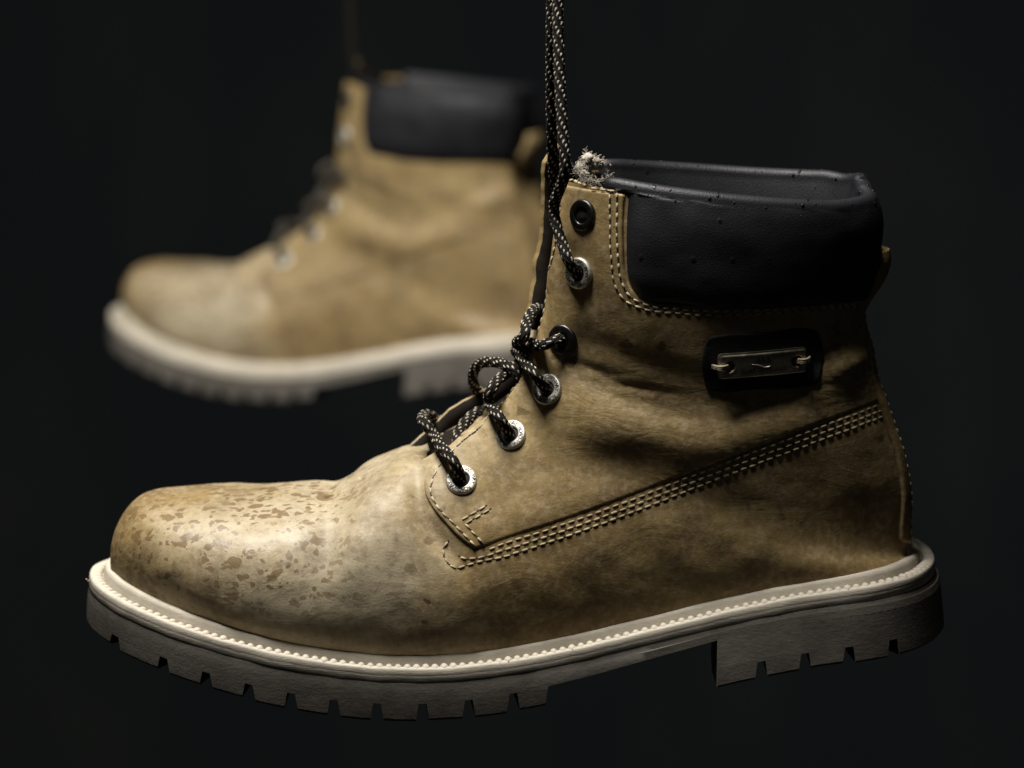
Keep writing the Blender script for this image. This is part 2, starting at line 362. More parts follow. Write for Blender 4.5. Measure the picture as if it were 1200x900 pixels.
# ------------------------------------------------------------------ overlaid leather panel: closed solid lying on S
def panel(name, st, material, parent, th=.0018, rnd=.0012, step=.0016, lift=None, mirror=False, sink=.0006, edge_mat=None, topfn=None):
    st = np.array(st); P3 = S(st[:, 0], st[:, 1])
    keep = [0]
    for i in range(1, len(st)):
        if np.linalg.norm(P3[i] - P3[keep[-1]]) > .0006: keep.append(i)
    st = st[keep]; P3 = P3[keep]
    if np.linalg.norm(P3[0] - P3[-1]) < .0006: st = st[:-1]; P3 = P3[:-1]
    # even out boundary
    cl = np.r_[st, st[:1]]; c3 = np.r_[P3, P3[:1]]; L = np.r_[0, np.cumsum(np.linalg.norm(np.diff(c3, axis=0), axis=1))]
    n = int(L[-1] / .0011); q = np.linspace(0, L[-1], n, endpoint=False); st = np.stack([np.interp(q, L, cl[:, 0]), np.interp(q, L, cl[:, 1])], 1); P3 = S(st[:, 0], st[:, 1])
    area2 = np.sum(st[:, 0]*np.roll(st[:, 1], -1) - np.roll(st[:, 0], -1)*st[:, 1]); sgn = 1 if area2 > 0 else -1
    def inset(d):
        T = np.roll(P3, -1, 0) - np.roll(P3, 1, 0); T /= np.maximum(np.linalg.norm(T, axis=1, keepdims=True), 1e-9)
        e = .25; Js = (S(st[:, 0]+e, st[:, 1]) - S(st[:, 0]-e, st[:, 1])) / (2*e); Jt = (S(st[:, 0], st[:, 1]+e) - S(st[:, 0], st[:, 1]-e)) / (2*e)
        Nn = np.cross(Js, Jt); Nn /= np.maximum(np.linalg.norm(Nn, axis=1, keepdims=True), 1e-12); I = np.cross(Nn, T) * sgn
        out = []
        for k in range(len(st)):
            A = np.stack([Js[k], Jt[k]], 1); dx = np.linalg.lstsq(A, I[k]*d, rcond=None)[0]
            out.append(st[k] + np.clip(dx, -6, 6))
        return np.array(out)
    pts = [Vector(p) for p in st]; nb = len(st)
    for d in (.0003, .0007, .0013): pts += [Vector(p) for p in inset(d)]
    # interior grid
    from_s, to_s, from_t, to_t = st[:, 0].min(), st[:, 0].max(), st[:, 1].min(), st[:, 1].max()
    gs = np.arange(math.ceil(from_s), to_s, 2.0); gt = np.arange(math.ceil(from_t), to_t, 2.0)
    if len(gs) and len(gt):
        A, B_ = np.meshgrid(gs, gt, indexing='ij'); A = A.ravel() + .5*(B_.ravel() % 4 > 1); B_ = B_.ravel()
        ins = np.zeros(len(A), bool); x1, y1 = st[:, 0], st[:, 1]; x2, y2 = np.roll(x1, -1), np.roll(y1, -1)
        for k in range(nb):
            c = ((y1[k] > B_) != (y2[k] > B_)); ins ^= c & (A < (x2[k]-x1[k]) * (B_-y1[k]) / (y2[k]-y1[k] + 1e-12) + x1[k])
        A, B_ = A[ins], B_[ins]; g3 = S(A, B_)
        near = np.array([np.min(np.sum((P3 - p)**2, 1)) for p in g3]) > .0018**2
        pts += [Vector((a, b_)) for a, b_ in zip(A[near], B_[near])]
    vs, es, fs, ov, oe, of = delaunay_2d_cdt(pts, [(i, (i+1) % nb) for i in range(nb)], [list(range(nb))], 1, 1e-6)
    V = np.array([(v.x, v.y) for v in vs]); p3 = S(V[:, 0], V[:, 1]); nn = N(V[:, 0], V[:, 1])
    dist = np.array([math.sqrt(np.min(np.sum((P3 - p)**2, 1))) for p in p3]); dist = np.where(dist < .00025, 0, dist)
    prof = np.sqrt(np.clip(1 - (1 - np.clip(dist/rnd, 0, 1))**2, 0, 1)); top = th * (.30 + .70*prof)
    lf = lift(V, p3) if lift is not None else np.zeros(len(V))
    if topfn is not None: top = top + topfn(V, p3, dist)
    up = p3 + nn * (lf + top)[:, None]; lo = p3 + nn * (lf - sink*(lf < .0004))[:, None]
    cnt = {}
    for f in fs:
        for k in range(3): e = (f[k], f[(k+1) % 3]); cnt[e] = 1
    bnd = [e for e in cnt if (e[1], e[0]) not in cnt]
    nv = len(V); F = [tuple(f) for f in fs]; FM = [0]*len(F)
    # orientation
    f0 = fs[len(fs)//2]; no = np.cross(up[f0[1]]-up[f0[0]], up[f0[2]]-up[f0[0]]); out = np.dot(no, nn[f0[0]]) > 0
    F = [f if out else f[::-1] for f in F]; bot = [tuple(nv + i for i in f[::-1]) for f in F]
    wall = [((a, nv+a, nv+b_, b_) if out else (b_, nv+b_, nv+a, a)) for a, b_ in bnd]
    verts = np.r_[up, lo]
    if mirror: verts = verts * np.array([1, -1, 1])
    faces = F + bot + wall
    if mirror: faces = [f[::-1] for f in faces]
    return make(name, verts, faces, None, parent, True, [material, edge_mat or material], [0]*len(F) + [1]*(len(bot)+len(wall)))

# ------------------------------------------------------------------ stitches
def capsule(a, b_, n, w, h):
    d = b_ - a; l = np.linalg.norm(d); d = d/l; sd = np.cross(n, d); V, F = [], []
    rows = [(-.5, .25), (-.36, .85), (0, 1.0), (.36, .85), (.5, .25)]; k = 6
    for x, r_ in rows:
        for j in range(k):
            an = 2*math.pi*j/k; V.append((a+b_)/2 + d*l*x + sd*math.cos(an)*w*r_ + n*(math.sin(an)*h*r_ - (abs(x) > .4)*h*.5))
    F = grid_faces(5, k, True); F += [tuple(range(k-1, -1, -1)), tuple(range(4*k, 5*k))]
    return V, F
def stitches(st, parent, length=.0026, gap=.0010, w=.00040, h=.00034, z=.0, name='stitching', mirror=False, material=None, holes=True, jitter=.12, zfn=None):
    z0 = z
    P = S(st[:, 0], st[:, 1]); full = np.c_[P, st]; L = np.r_[0, np.cumsum(np.linalg.norm(np.diff(P, axis=0), axis=1))]
    V, F, FM = [], [], []; q = 0.0
    def ev(s_): return np.array([np.interp(s_, L, full[:, i]) for i in range(5)])
    while q + length < L[-1]:
        z = z0 + (zfn(ev(q)) if zfn else 0)
        a, b_ = ev(q), ev(q+length*(1+jitter*(random.random()-.5))); na, nb = N(a[3], a[4]), N(b_[3], b_[4]); n = na+nb; n /= np.linalg.norm(n)
        jt = np.cross(n, b_[:3]-a[:3]); jt = jt/np.linalg.norm(jt)*random.uniform(-1, 1)*.00012
        v, f = capsule(a[:3]+na*z+jt, b_[:3]+nb*z+jt*.5, n, w*random.uniform(.85, 1.15), h); o = len(V); V += v; F += [tuple(i+o for i in ff) for ff in f]; FM += [0]*len(f)
        if holes:
            c = ev(min(q+length+gap*.5, L[-1])); nc = N(c[3], c[4]); d = b_[:3]-a[:3]; d /= np.linalg.norm(d)
            v, f = capsule(c[:3]-d*.00055+nc*(z-.0001), c[:3]+d*.00055+nc*(z-.0001), nc, w*.8, .00012); o = len(V); V += v; F += [tuple(i+o for i in ff) for ff in f]; FM += [1]*len(f)
        q += length + gap
    V = np.array(V)
    if mirror: V = V*np.array([1, -1, 1]); F = [f[::-1] for f in F]
    ob = make(name, V, F, None, parent, True, [material or M['thread'], M['hole']], FM); ob['kind'] = 'stuff'; return ob

# ------------------------------------------------------------------ braided lace along a 3-D path
def frames(p):
    T = np.gradient(p, axis=0); T /= np.linalg.norm(T, axis=1, keepdims=True)
    n = np.cross(T[0], [0.3, 1, .2]); n /= np.linalg.norm(n); A = []
    for t in T:
        n = n - t*np.dot(n, t); n /= np.linalg.norm(n); A.append(n)
    A = np.array(A); return T, A, np.cross(T, A)
def tube(path, rad, k=8, rows=None, close=False, flat=1.0):
    T, A, B_ = frames(path); V = []
    rad = np.broadcast_to(rad, (len(path),))
    for i, p in enumerate(path):
        for j in range(k):
            an = 2*math.pi*j/k; V.append(p + (A[i]*math.cos(an) + B_[i]*math.sin(an)*flat)*rad[i])
    F = grid_faces(len(path), k, True); F += [tuple(range(k-1, -1, -1)), tuple(range((len(path)-1)*k, len(path)*k))]
    return V, F
def lace(name, way, parent, light_mat=None, rad=.0019, pitch=.0245, n=8):
    p = resample(hermite(np.array(way), 14), .0005)
    if len(p) > 60: p[1:-1] = (p[:-2] + 2*p[1:-1] + p[2:])/4
    T, A, B_ = frames(p); s_ = np.arange(len(p))*.0005; V, F, FM = [], [], []
    v, f = tube(p[::2], rad*.90, 14); V += v; F += f; FM += [0]*len(f)
    for sgn in (1, -1):
        for q in range(n):
            ph = sgn*2*math.pi*s_/pitch + 2*math.pi*q/n; wv = np.sin(2*math.pi*s_*n/pitch + math.pi*(q % 2) + (0 if sgn > 0 else math.pi))
            light = sgn > 0; wv = wv + .35*np.interp(s_, np.linspace(0, s_[-1], 40), np.random.uniform(-1, 1, 40)); rr = rad*((.865 + .12*wv) if light else (.89 + .05*wv)); er = A*np.cos(ph)[:, None] + B_*np.sin(ph)[:, None]
            c = p + er*rr[:, None]; Tc = np.gradient(c, axis=0); Tc /= np.linalg.norm(Tc, axis=1, keepdims=True); sd = np.cross(Tc, er)
            hw = rad*(.185 if light else .36); o = len(V); m_ = len(p)
            for i in range(0, m_):
                for (a, b_) in ((-1, -.5), (-.55, .55), (.55, .55), (1, -.5)): V.append(c[i] + sd[i]*a*hw + er[i]*b_*rad*(.10 if light else .14))
            f = grid_faces(m_, 4, True, o); F += f; FM += [1 if light else 0]*len(f)
    return make(name, V, F, None, parent, True, [M['lace_dark'], light_mat or M['lace_light']], FM)

# ================================================================== the boot
def empty(name, loc):
    o = bpy.data.objects.new(name, None); COL.objects.link(o); o.location = loc; o.empty_display_size = .05; return o
boot = empty('work_boot', (0, 0, at(600, 846)[2]))
tag(boot, 'sharp nearer tan leather lace-up boot with black padded collar and small metal name plate', 'boot', 'pair of tan boots hanging by their laces')

# --- vamp / body of the upper and the sunken tongue
vs = np.concatenate([SURF.reshape(-1, 3), SURF.reshape(-1, 3)*np.array([1, -1, 1])]); nv = NS*NT
s_col = s_index(par[30]); is_t = []; fa, ft = [], []
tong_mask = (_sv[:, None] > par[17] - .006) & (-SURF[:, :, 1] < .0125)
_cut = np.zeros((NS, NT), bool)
_cbl = [hit_st(*p) for p in hermite([(746, 349), (762, 353), (800, 356), (900, 356), (970, 352), (1006, 349)], 3)] + [(s_index(par[30]), NT-1.01)]
_cfl = [hit_st(*p) for p in hermite([(742, 222), (741, 260), (741, 300), (744, 326), (752, 345)], 3)]
for i in range(int(s_col) - 25, NS):
    for j in range(NT): _cut[i, j] = i > np.interp(j, [q[1] for q in _cbl], [q[0] for q in _cbl]) + 5 and j > np.interp(i, [q[0] for q in _cfl[::-1]], [q[1] for q in _cfl[::-1]])
for k, f in enumerate(grid_faces(NS, NT)):
    i, j = divmod(k, NT-1)
    if _cut[i, j]: continue
    tg = tong_mask[i, j] and tong_mask[min(i+1, NS-1), j]
    L_ = ft if tg else fa
    L_.append(f[::-1]); L_.append(tuple(nv+q for q in f))
def compact(v, f):
    u = np.unique(np.array(f).ravel()); mp = np.full(len(v), -1); mp[u] = np.arange(len(u)); return v[u], [tuple(mp[list(q)]) for q in f]
def weld(o):
    b_ = bmesh.new(); b_.from_mesh(o.data); bmesh.ops.remove_doubles(b_, verts=b_.verts, dist=2e-6); bmesh.ops.recalc_face_normals(b_, faces=b_.faces); b_.to_mesh(o.data); b_.free(); o.data.update()
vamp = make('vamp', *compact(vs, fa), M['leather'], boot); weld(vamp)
_first = min(f[0] for f in ft)
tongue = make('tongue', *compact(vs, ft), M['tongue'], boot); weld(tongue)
def keep_largest(o):
    b_ = bmesh.new(); b_.from_mesh(o.data); seen = set(); best = []
    for v in b_.verts:
        if v in seen: continue
        st_ = [v]; isl = []; seen.add(v)
        while st_:
            q = st_.pop(); isl.append(q)
            for e in q.link_edges:
                w = e.other_vert(q)
                if w not in seen: seen.add(w); st_.append(w)
        if len(isl) > len(best): best = isl
    k_ = set(best); bmesh.ops.delete(b_, geom=[v for v in b_.verts if v not in k_], context='VERTS'); b_.to_mesh(o.data); b_.free(); o.data.update()
keep_largest(tongue)

# --- quarter panels (near and far side)
front = [(556, 643), (540, 631), (522, 613), (507, 594), (499, 577), (499, 563), (506, 549), (520, 533), (548, 509), (574, 487), (592, 462), (605, 438), (616, 412), (624, 386), (632, 356), (641, 325), (648, 290), (655, 250), (661, 222), (667, 203)]
fr_st = px_line(front, 5); sT = s_index(par[33]) - 1.5
fr_st[-1, 0] = sT
top_r = hit_st(733, 214); top_st = np.array([[sT, t] for t in np.linspace(fr_st[-1, 1], top_r[1], 12)])[1:]
col_st = px_line([(733, 222), (731, 250), (731, 290), (733, 318), (741, 339), (760, 352), (800, 357), (900, 357), (970, 353), (1008, 350)], 5)
back_st = np.array([[s, NT-1-4] for s in np.linspace(s_index(par[30]), s_index(par[27]), 20)])
seam = [(1034, 468), (1000, 481), (960, 496), (880, 526), (800, 557), (720, 588), (640, 616), (590, 632), (566, 641)]
seam_st = px_line(seam, 6)
q_st = np.r_[fr_st, top_st, col_st, back_st, seam_st]
f3 = S(fr_st[:, 0], fr_st[:, 1]); fs_i = fr_st[:, 0]
def front_d(p3):
    d2 = ((p3[:, None, :] - f3[None])**2).sum(2); k = d2.argmin(1); return np.sqrt(d2[np.arange(len(p3)), k]), fs_i[k]
def lift_near(V, p3):
    d, s = front_d(p3); return .0010*np.exp(-(d/.006)**2)*sst(s, s_index(par[16]), s_index(par[18]))
_k = [s_index(par[i]) for i in (14, 16, 17, 18, 20, 22, 25, 28, 30, 31, 32, 33)]
def lift_far(V, p3):
    d, s = front_d(p3); Lh = np.interp(s, _k, [0, .0, .0, .0, .0, .0, .0004, .001, .0015, .0015, .002, .002])
    Lh = Lh + .0008*np.sin(s*.11)*(s > _k[6]); return Lh*np.exp(-(d/.011)**2)
se3 = S(seam_st[:, 0], seam_st[:, 1])
def thin_seam(V, p3, dist): return -.00050*np.exp(-((((p3[:, None, :] - se3[None])**2).sum(2)).min(1))/.003**2)
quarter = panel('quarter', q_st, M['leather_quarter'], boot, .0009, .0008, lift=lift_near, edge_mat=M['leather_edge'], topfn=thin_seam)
quarter['label'] = 'near tan leather quarter with the row of eyelets'
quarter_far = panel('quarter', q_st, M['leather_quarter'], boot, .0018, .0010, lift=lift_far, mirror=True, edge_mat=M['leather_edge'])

# --- arched edge of the leather tongue standing up in the throat
def tongue_edge(way, wav, fat=1.0):
    fe_ = hermite(np.array(way), 8); nf = len(fe_); V = []
    for i, p in enumerate(fe_):
        T_ = fe_[min(i+1, nf-1)] - fe_[max(i-1, 0)]; T_ /= np.linalg.norm(T_); dn = np.cross([0, 1, 0], T_); dn /= np.linalg.norm(dn)
        if dn[2] - dn[0] > 0: dn = -dn
        e_ = min(1, i/6)*min(1, (nf-1-i)/6)
        for (a, h) in ((.0, -.0011), (.0, -.0004), (-.0004, .0003), (.0, .0010), (.004, .0012), (.010, .0016), (.014, .004), (.014, .003), (.010, .0), (.004, -.0012)):
            V.append(p + dn*(a*(.5+.5*e_) + (wav*1.6*noise.noise(Vector(p)*130) + .0003*noise.noise(Vector(p)*420) if a < .001 else 0)) + np.array([0, h*fat, 0])*(.6+.4*e_) - dn*(.0009*(fat - 1) if a < -.0001 else 0))
    K_ = 10; F = grid_faces(nf, K_, True) + [tuple(range(K_-1, -1, -1)), tuple(range((nf-1)*K_, nf*K_))]
    FMt = [(1 if (k % K_) in (0, 1, 2) else 0) for k in range((nf-1)*K_)] + [1, 1]
    o = make('tongue_edge', V, F, None, boot, True, [M['tongue'], M['leather_edge']], FMt); weld(o); return o
tongue_edge([at(463, 531.5, .010), at(481, 521, .012), at(504, 501, .014), at(530, 478, .014), at(553, 465, .013), at(576, 453, .012), at(594, 440, .010), at(606, 424, .008), at(613, 405, .006)], .0003)
tongue_edge([at(617, 385, .006), at(620, 362, .008), at(625, 335, .009), at(629, 308, .010), at(634, 278, .010), at(637, 248, .010), at(637, 218, .009), at(639, 196, .007), at(646, 180, .004), at(655, 172, .0), at(667, 176, -.004)], .0009, 1.9)
# --- stitching
rows = [([(556, 640), (545, 628), (528, 611), (513, 594), (506, 579), (507, 567), (515, 549), (532, 531), (573, 495), (593, 471), (613, 432), (626, 402), (635, 372), (645, 333), (653, 300), (659, 262), (664, 232)], .0020, .0024, .0010),
        ([(716, 218), (716, 260), (717, 300), (722, 334), (732, 351), (750, 360), (800, 367), (900, 366), (1004, 358)], .0019, .0022, .0012),
        ([(724, 219), (724, 260), (725, 300), (729, 330), (738, 346), (756, 356), (800, 362), (900, 362), (1004, 355)], .0019, .0022, .0012),
        ([(541, 610), (556, 602), (572, 592)], .0019, .0026, .0008), ([(546, 614), (560, 606), (575, 597)], .0019, .0026, .0008), ([(545, 615), (555, 625), (566, 637)], .0019, .0022, .0009)]
def zq(e): return float(lift_near(None, e[None, :3])[0])
for line, z, ln, gp in rows: stitches(px_line(line, 8), quarter, ln, gp, z=.0010, zfn=zq)
stitches(px_line([(681, 209), (695, 211), (708, 214), (722, 217)], 8), quarter, .0031, .0010, .0007, .0005, z=.0009)
for dy, mm in ((5.5, M['shade_thread']), (13, M['seam_thread']), (20.5, M['seam_thread'])):
    ln = [(x, y + dy) for x, y in seam]
    if dy > 8: ln = [(x, y) for x, y in ln if x > 570] + ([(548, 662), (535, 666), (524, 659), (519, 646), (526, 633)] if dy > 15 else [(552, 655), (541, 654), (534, 645)])
    stitches(px_line(ln, 8), vamp, .0024, .0008, .00046, .00034, z=.00008, material=mm, holes=dy > 8)

# --- backstay up the heel and curled leather tab at its top
bs = [s_index(par[KH]) + .5, s_index(par[30])]
side_a = []
for sr in np.linspace(bs[0], bs[1] + 1, 40):
    tq = np.linspace(NT*.6, NT-1.01, 200); yq = -S(np.full(200, sr), tq)[:, 1]; side_a.append((sr, float(tq[np.argmin(np.abs(yq - .0175))])))
side_a = np.array(side_a)
ta = [(s, t) for s, t in side_a]; tb_ = [(s, 2*(NT-1)-t) for s, t in ta[::-1]]
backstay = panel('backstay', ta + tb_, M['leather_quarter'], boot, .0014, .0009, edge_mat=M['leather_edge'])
for off in (.16, .42):
    stitches(np.array([(s, t + (NT-1-t)*off) for s, t in ta]), backstay, .0022, .0011, z=.0014, w=.0004)
tp = hermite(np.array([at(1012, 362), at(1019, 349), at(1029, 335), at(1037, 320), at(1041, 304), at(1039, 292)]), 8); n_ = len(tp)
V = []
for i, p in enumerate(tp):
    T_ = (tp[min(i+1, n_-1)] - tp[max(i-1, 0)]); T_ /= np.linalg.norm(T_); o_ = np.cross(T_, [0, 1, 0]); w = .0100*(1 - .35*(i/n_)**2)
    hh = .0011
    for a in np.linspace(0, 2*math.pi, 16, endpoint=False):
        yy = w*np.sign(math.cos(a))*abs(math.cos(a))**.35; V.append(p + np.array([0, 1, 0])*yy + o_*hh*np.sign(math.sin(a))*abs(math.sin(a))**.5 + np.array([-.55*abs(yy)**2/.01, 0, .0004*noise.noise(Vector(p)*600)]))
F = grid_faces(n_, 16, True) + [tuple(range(15, -1, -1)), tuple(range((n_-1)*16, n_*16))]
make('heel_tab', V, F, M['leather_edge'], boot); 

# --- padded collar: pad from front edge round the back, rolled over the rim
s0, s1 = s_index(par[30]) - 4, s_index(par[33])
_cf = np.array([hit_st(*p) for p in hermite([(733, 222), (732, 260), (732, 300), (734, 326), (742, 345)], 5)])
_cb = np.array([hit_st(*p) for p in hermite([(746, 349), (762, 353), (800, 356), (900, 356), (970, 352), (1006, 349)], 6)] + [(s_index(par[30]), NT-1.01)])
def t_front(s): return float(np.interp(s, _cf[::-1, 0], _cf[::-1, 1]))
def s_low(t): return float(np.interp(t, _cb[:, 1], _cb[:, 0])) - 2.0
NR, NC = 46, 121
V = []; CC = []; NI = 40
for c in range(NC):
    a = c / (NC-1); far = a > .5; fr = 1 - abs(2*a - 1)          # 0 at the two front ends, 1 at the back
    col = []
    dip = (-.0030*math.sin(math.pi*min(1, fr*1.15)) + .0005*math.sin(fr*7 + (2 if far else 0)))
    if far: dip += .0004 - .0048*(1-fr)**2 + .0006*math.exp(-((fr-.62)/.025)**2) - .0010*math.exp(-((fr-.68)/.04)**2)
    else: dip += .0006*math.exp(-((fr-.66)/.03)**2)
    dip += .0012 + (.0034*(1 - sst(fr, .55, 1.0)) if far else 0) - .0010*sst(fr, .88, 1.0)
    ef = min(1, fr*14); ep = math.sqrt(1-(1-ef)**2)
    for r_ in range(NR):
        v = r_/(NR-1); tm = t_front(s1) + (NT-1-t_front(s1))*fr; sl = s_low(tm); s = sl + (s1-sl)*v; tf = t_front(s); t = tf + (NT-1-tf)*fr
        p = S(s, t).copy(); n = N(s, t).copy()
        if far: p[1] *= -1; n[1] *= -1
        vv = min(1, v/.22); puff = (.0032*math.sqrt(1-(1-vv)**2)*ep + .0003*noise.noise(Vector(p)*40)) - .0026*ep*(1 - .75*sst(fr, .70, .95))*max(0, (v-.5)/.5)**2.2; puff += -.0009*(1-ep)
        p = p + n*puff; p[2] += dip*sst(v, .5, 1.0); col.append(p)
    n = N(s1, t_front(s1) + (NT-1-t_front(s1))*fr).copy()
    if far: n[1] *= -1
    CC.append((col, n, fr, ep))
def smooth1(a, k=9):
    a = np.asarray(a); pad = np.concatenate([a[:1].repeat(k, 0), a, a[-1:].repeat(k, 0)]); w = np.hanning(2*k+1); w /= w.sum()
    return np.stack([np.convolve(pad[:, q], w, 'valid') for q in range(a.shape[1])], 1)
HH = []
for col, n, fr, ep in CC:
    pt = col[-1]; h = np.array([n[0], n[1], 0]); h /= np.linalg.norm(h); rd = np.array([pt[0] - (SURF[-1, -1, 0] - .042), pt[1], 0]); rd /= np.linalg.norm(rd); bl = sst(fr, .45, .75); h = h*(1-bl) + rd*bl; HH.append(h/np.linalg.norm(h))
HH = smooth1(HH, 6); HH /= np.linalg.norm(HH, axis=1, keepdims=True)
A0 = smooth1([[min(max(math.atan2(-float((c_[0][-1] - c_[0][-5]) @ h), float((c_[0][-1] - c_[0][-5])[2])), 0), R(60))] for c_, h in zip(CC, HH)], 10)[:, 0]
PT = np.array([c_[0][-1] for c_ in CC]); PS = smooth1(PT, 5); PS[:3] = PT[:3]; PS[-3:] = PT[-3:]
for ci, (col, n, fr, ep) in enumerate(CC):
    for r_ in range(1, 13): col[-r_] = col[-r_] + (PS[ci] - PT[ci])*(1 - (r_-1)/12)
    pt = col[-1]; h = HH[ci]; a0 = A0[ci]; ra, rb = .0030*(.45+.55*ep), .0031*(.45+.55*ep); cc_ = pt - h*ra*math.cos(a0) - np.array([0, 0, 1])*rb*math.sin(a0)
    for k in range(1, 15):
        an = a0 + (math.pi - a0)*k/14; col.append(cc_ + h*ra*math.cos(an) + np.array([0, 0, 1])*rb*math.sin(an))
    base = col[-1]
    for k in range(1, NI+1):
        d = k/NI; col.append(base - np.array([0, 0, .058*d]) - h*(.0045*math.sin(math.pi*min(1, d*1.5)) - .002*d))
    V += col
NCOL = NR+14+NI
F = grid_faces(NC, NCOL); F += [tuple(range(NCOL-1, -1, -1)), tuple(range((NC-1)*NCOL, NC*NCOL))]
collar = make('padded_collar', V, F, M['collar'], boot); weld(collar)
CV = np.array(V).reshape(NC, NCOL, 3); dv_, df_ = [], []
for k in range(150):
    c = random.randrange(4, NC-4); r_ = random.choice([random.randrange(NR-6, NR+4), random.randrange(NR+1, NR+12), random.randrange(NR+2, NR+30)]); p = CV[c, r_]; n = np.cross(CV[c+1, r_] - CV[c-1, r_], CV[c, r_+1] - CV[c, r_-1]); n /= np.linalg.norm(n)
    ctr = np.array([CV[NC//2, r_, 0] - .055, 0, p[2]]); q_ = (p - ctr)*(1 if r_ < NR+6 else -1)
    if np.dot(n, q_) < 0: n = -n
    R_ = random.choice([.00025, .0003, .0004, .0006]); t1 = np.cross(n, [.3, .2, 1]); t1 /= np.linalg.norm(t1); t2 = np.cross(n, t1); o = len(dv_)
    for i in range(4):
        for j in range(8):
            a, b_ = math.pi/2*i/3, 2*math.pi*j/8; dv_.append(p + (t1*math.cos(b_) + t2*math.sin(b_)*1.3)*R_*math.sin(a + .001) + n*(R_*.55*math.cos(a) - .00005))
    df_ += grid_faces(4, 8, True, o)
mw, ntw, bw = mat('water_drop'); bw.inputs['Base Color'].default_value = rgb(.004, .004, .005); bw.inputs['IOR'].default_value = 1.33; bw.inputs['Roughness'].default_value = .35; bw.inputs['Specular IOR Level'].default_value = .25
dp = make('water_droplets', dv_, df_, mw, collar); dp['kind'] = 'stuff'
# insole / dark inside of the boot
lin = []; ss = np.linspace(s_index(par[24]), s1-2, 40); tl = np.linspace(0, NT-1, 60)
for s in ss:
    for t in np.r_[tl, 2*(NT-1)-tl[::-1][1:]]: lin.append(S(s, t) - N(s, t)*.0030)
lo = make('lining', lin, grid_faces(40, 119), M['lining'], boot)

# --- eyelets
EPX = [(541, 564), (600, 511), (643, 457), (661, 398), (680, 320), (685, 252)]
def lathe(prof, k=36):
    V = []; n = len(prof)
    for j in range(k):
        a = 2*math.pi*j/k
        for r_, z in prof: V.append((r_*math.cos(a), r_*math.sin(a), z))
    F = []
    for j in range(k):
        for i in range(n-1): a = j*n+i; b_ = ((j+1) % k)*n+i; F.append((a, b_, b_+1, a+1))
    return V, F
def text_mesh(txt, size):
    cu = bpy.data.curves.new('t', 'FONT'); cu.body = txt; cu.size = size; cu.align_x = 'CENTER'; cu.align_y = 'CENTER'; cu.resolution_u = 2; cu.extrude = .00006
    o = bpy.data.objects.new('t', cu); COL.objects.link(o); dg = bpy.context.evaluated_depsgraph_get(); me = bpy.data.meshes.new_from_object(o.evaluated_get(dg))
    v = [tuple(x.co) for x in me.vertices]; f = [tuple(p.vertices) for p in me.polygons]; bpy.data.objects.remove(o); bpy.data.curves.remove(cu); bpy.data.meshes.remove(me); return v, f
prof = [(.0028, -.0012), (.0028, .0004), (.0029, .00068), (.0031, .00082), (.0034, .00086), (.0042, .00084), (.0049, .00076), (.0052, .0006), (.0054, .0003), (.0055, -.0001), (.0055, -.0008)]
rv, rf = lathe(prof)
ev, ef_ = [], []
word = 'ROAD-WAY-ROAD-WAY-ROAD-'
for i, ch in enumerate(word):
    gv, gf = text_mesh(ch, .0020); a = -2*math.pi*i/len(word); o = len(ev)
    for x, y, z in gv:
        y += .0041; ev.append((x*math.cos(a)-y*math.sin(a), x*math.sin(a)+y*math.cos(a), z*.5 + .00087))
    ef_ += [tuple(k+o for k in f) for f in gf]
EYE = []; ring_me = hole_me = None
def frame_at(s, t, z, spin=0):
    p = S(s, t)[None][0]; n = Vector(N(s, t)); x = Vector((1, 0, 0)); x = (x - n*x.dot(n)).normalized(); y = n.cross(x)
    Mx = Matrix((x, y, n)).transposed().to_4x4(); Mx.translation = Vector(p) + n*z; return Mx @ Matrix.Rotation(spin, 4, 'Z')
hv, hf = lathe([(.0001, .00012), (.0027, .00012), (.0029, -.0004)], 24)  # black disc painted as the hole's shade; the leather is not cut
ROOT = Vector(boot.location)
ring_d = ring_n = None; let_me = None; hol_me = None
for k, (px, py) in enumerate(EPX):
    s, t = hit_st(px, py); dv = np.array([[s, t]]); lf = float(lift_near(dv, S(dv[:, 0], dv[:, 1]))[0]); Mx = frame_at(s, t, .0012 + lf, k*1.3)
    dark = k in (3, 5)
    EYE.append((np.array(Mx.translation), np.array(N(s, t)), s, t))
    for mir in (False, True):
        key = 'dark' if dark else 'bright'
        if mir:
            d2 = np.array([[s, t]]); l2 = float(lift_far(d2, S(d2[:, 0], d2[:, 1]))[0]); Mm = Matrix.Diagonal((1, -1, 1, 1)) @ frame_at(s, t, .0020 + l2, k*1.3)
        else: Mm = Mx
        if dark:
            if ring_d is None: o = make('eyelet', rv, rf, M['metal_dark']); ring_d = o.data
            else: o = bpy.data.objects.new('eyelet', ring_d); COL.objects.link(o)
        else:
            if ring_n is None: o = make('eyelet', rv, rf, M['metal']); ring_n = o.data
            else: o = bpy.data.objects.new('eyelet', ring_n); COL.objects.link(o)
        o.parent = boot; o.matrix_local = Matrix.Translation(-ROOT) @ Mm
        if hol_me is None: h_ = make('hole_shade_disc', hv, hf, M['ink_and_hole']); hol_me = h_.data
        else: h_ = bpy.data.objects.new('hole_shade_disc', hol_me); COL.objects.link(h_)
        h_.parent = o
        if not dark and not mir:
            if let_me is None: l_ = make('lettering', ev, ef_, M['ink_and_hole'], smooth=False); let_me = l_.data
            else: l_ = bpy.data.objects.new('lettering', let_me); COL.objects.link(l_)
            l_.parent = o

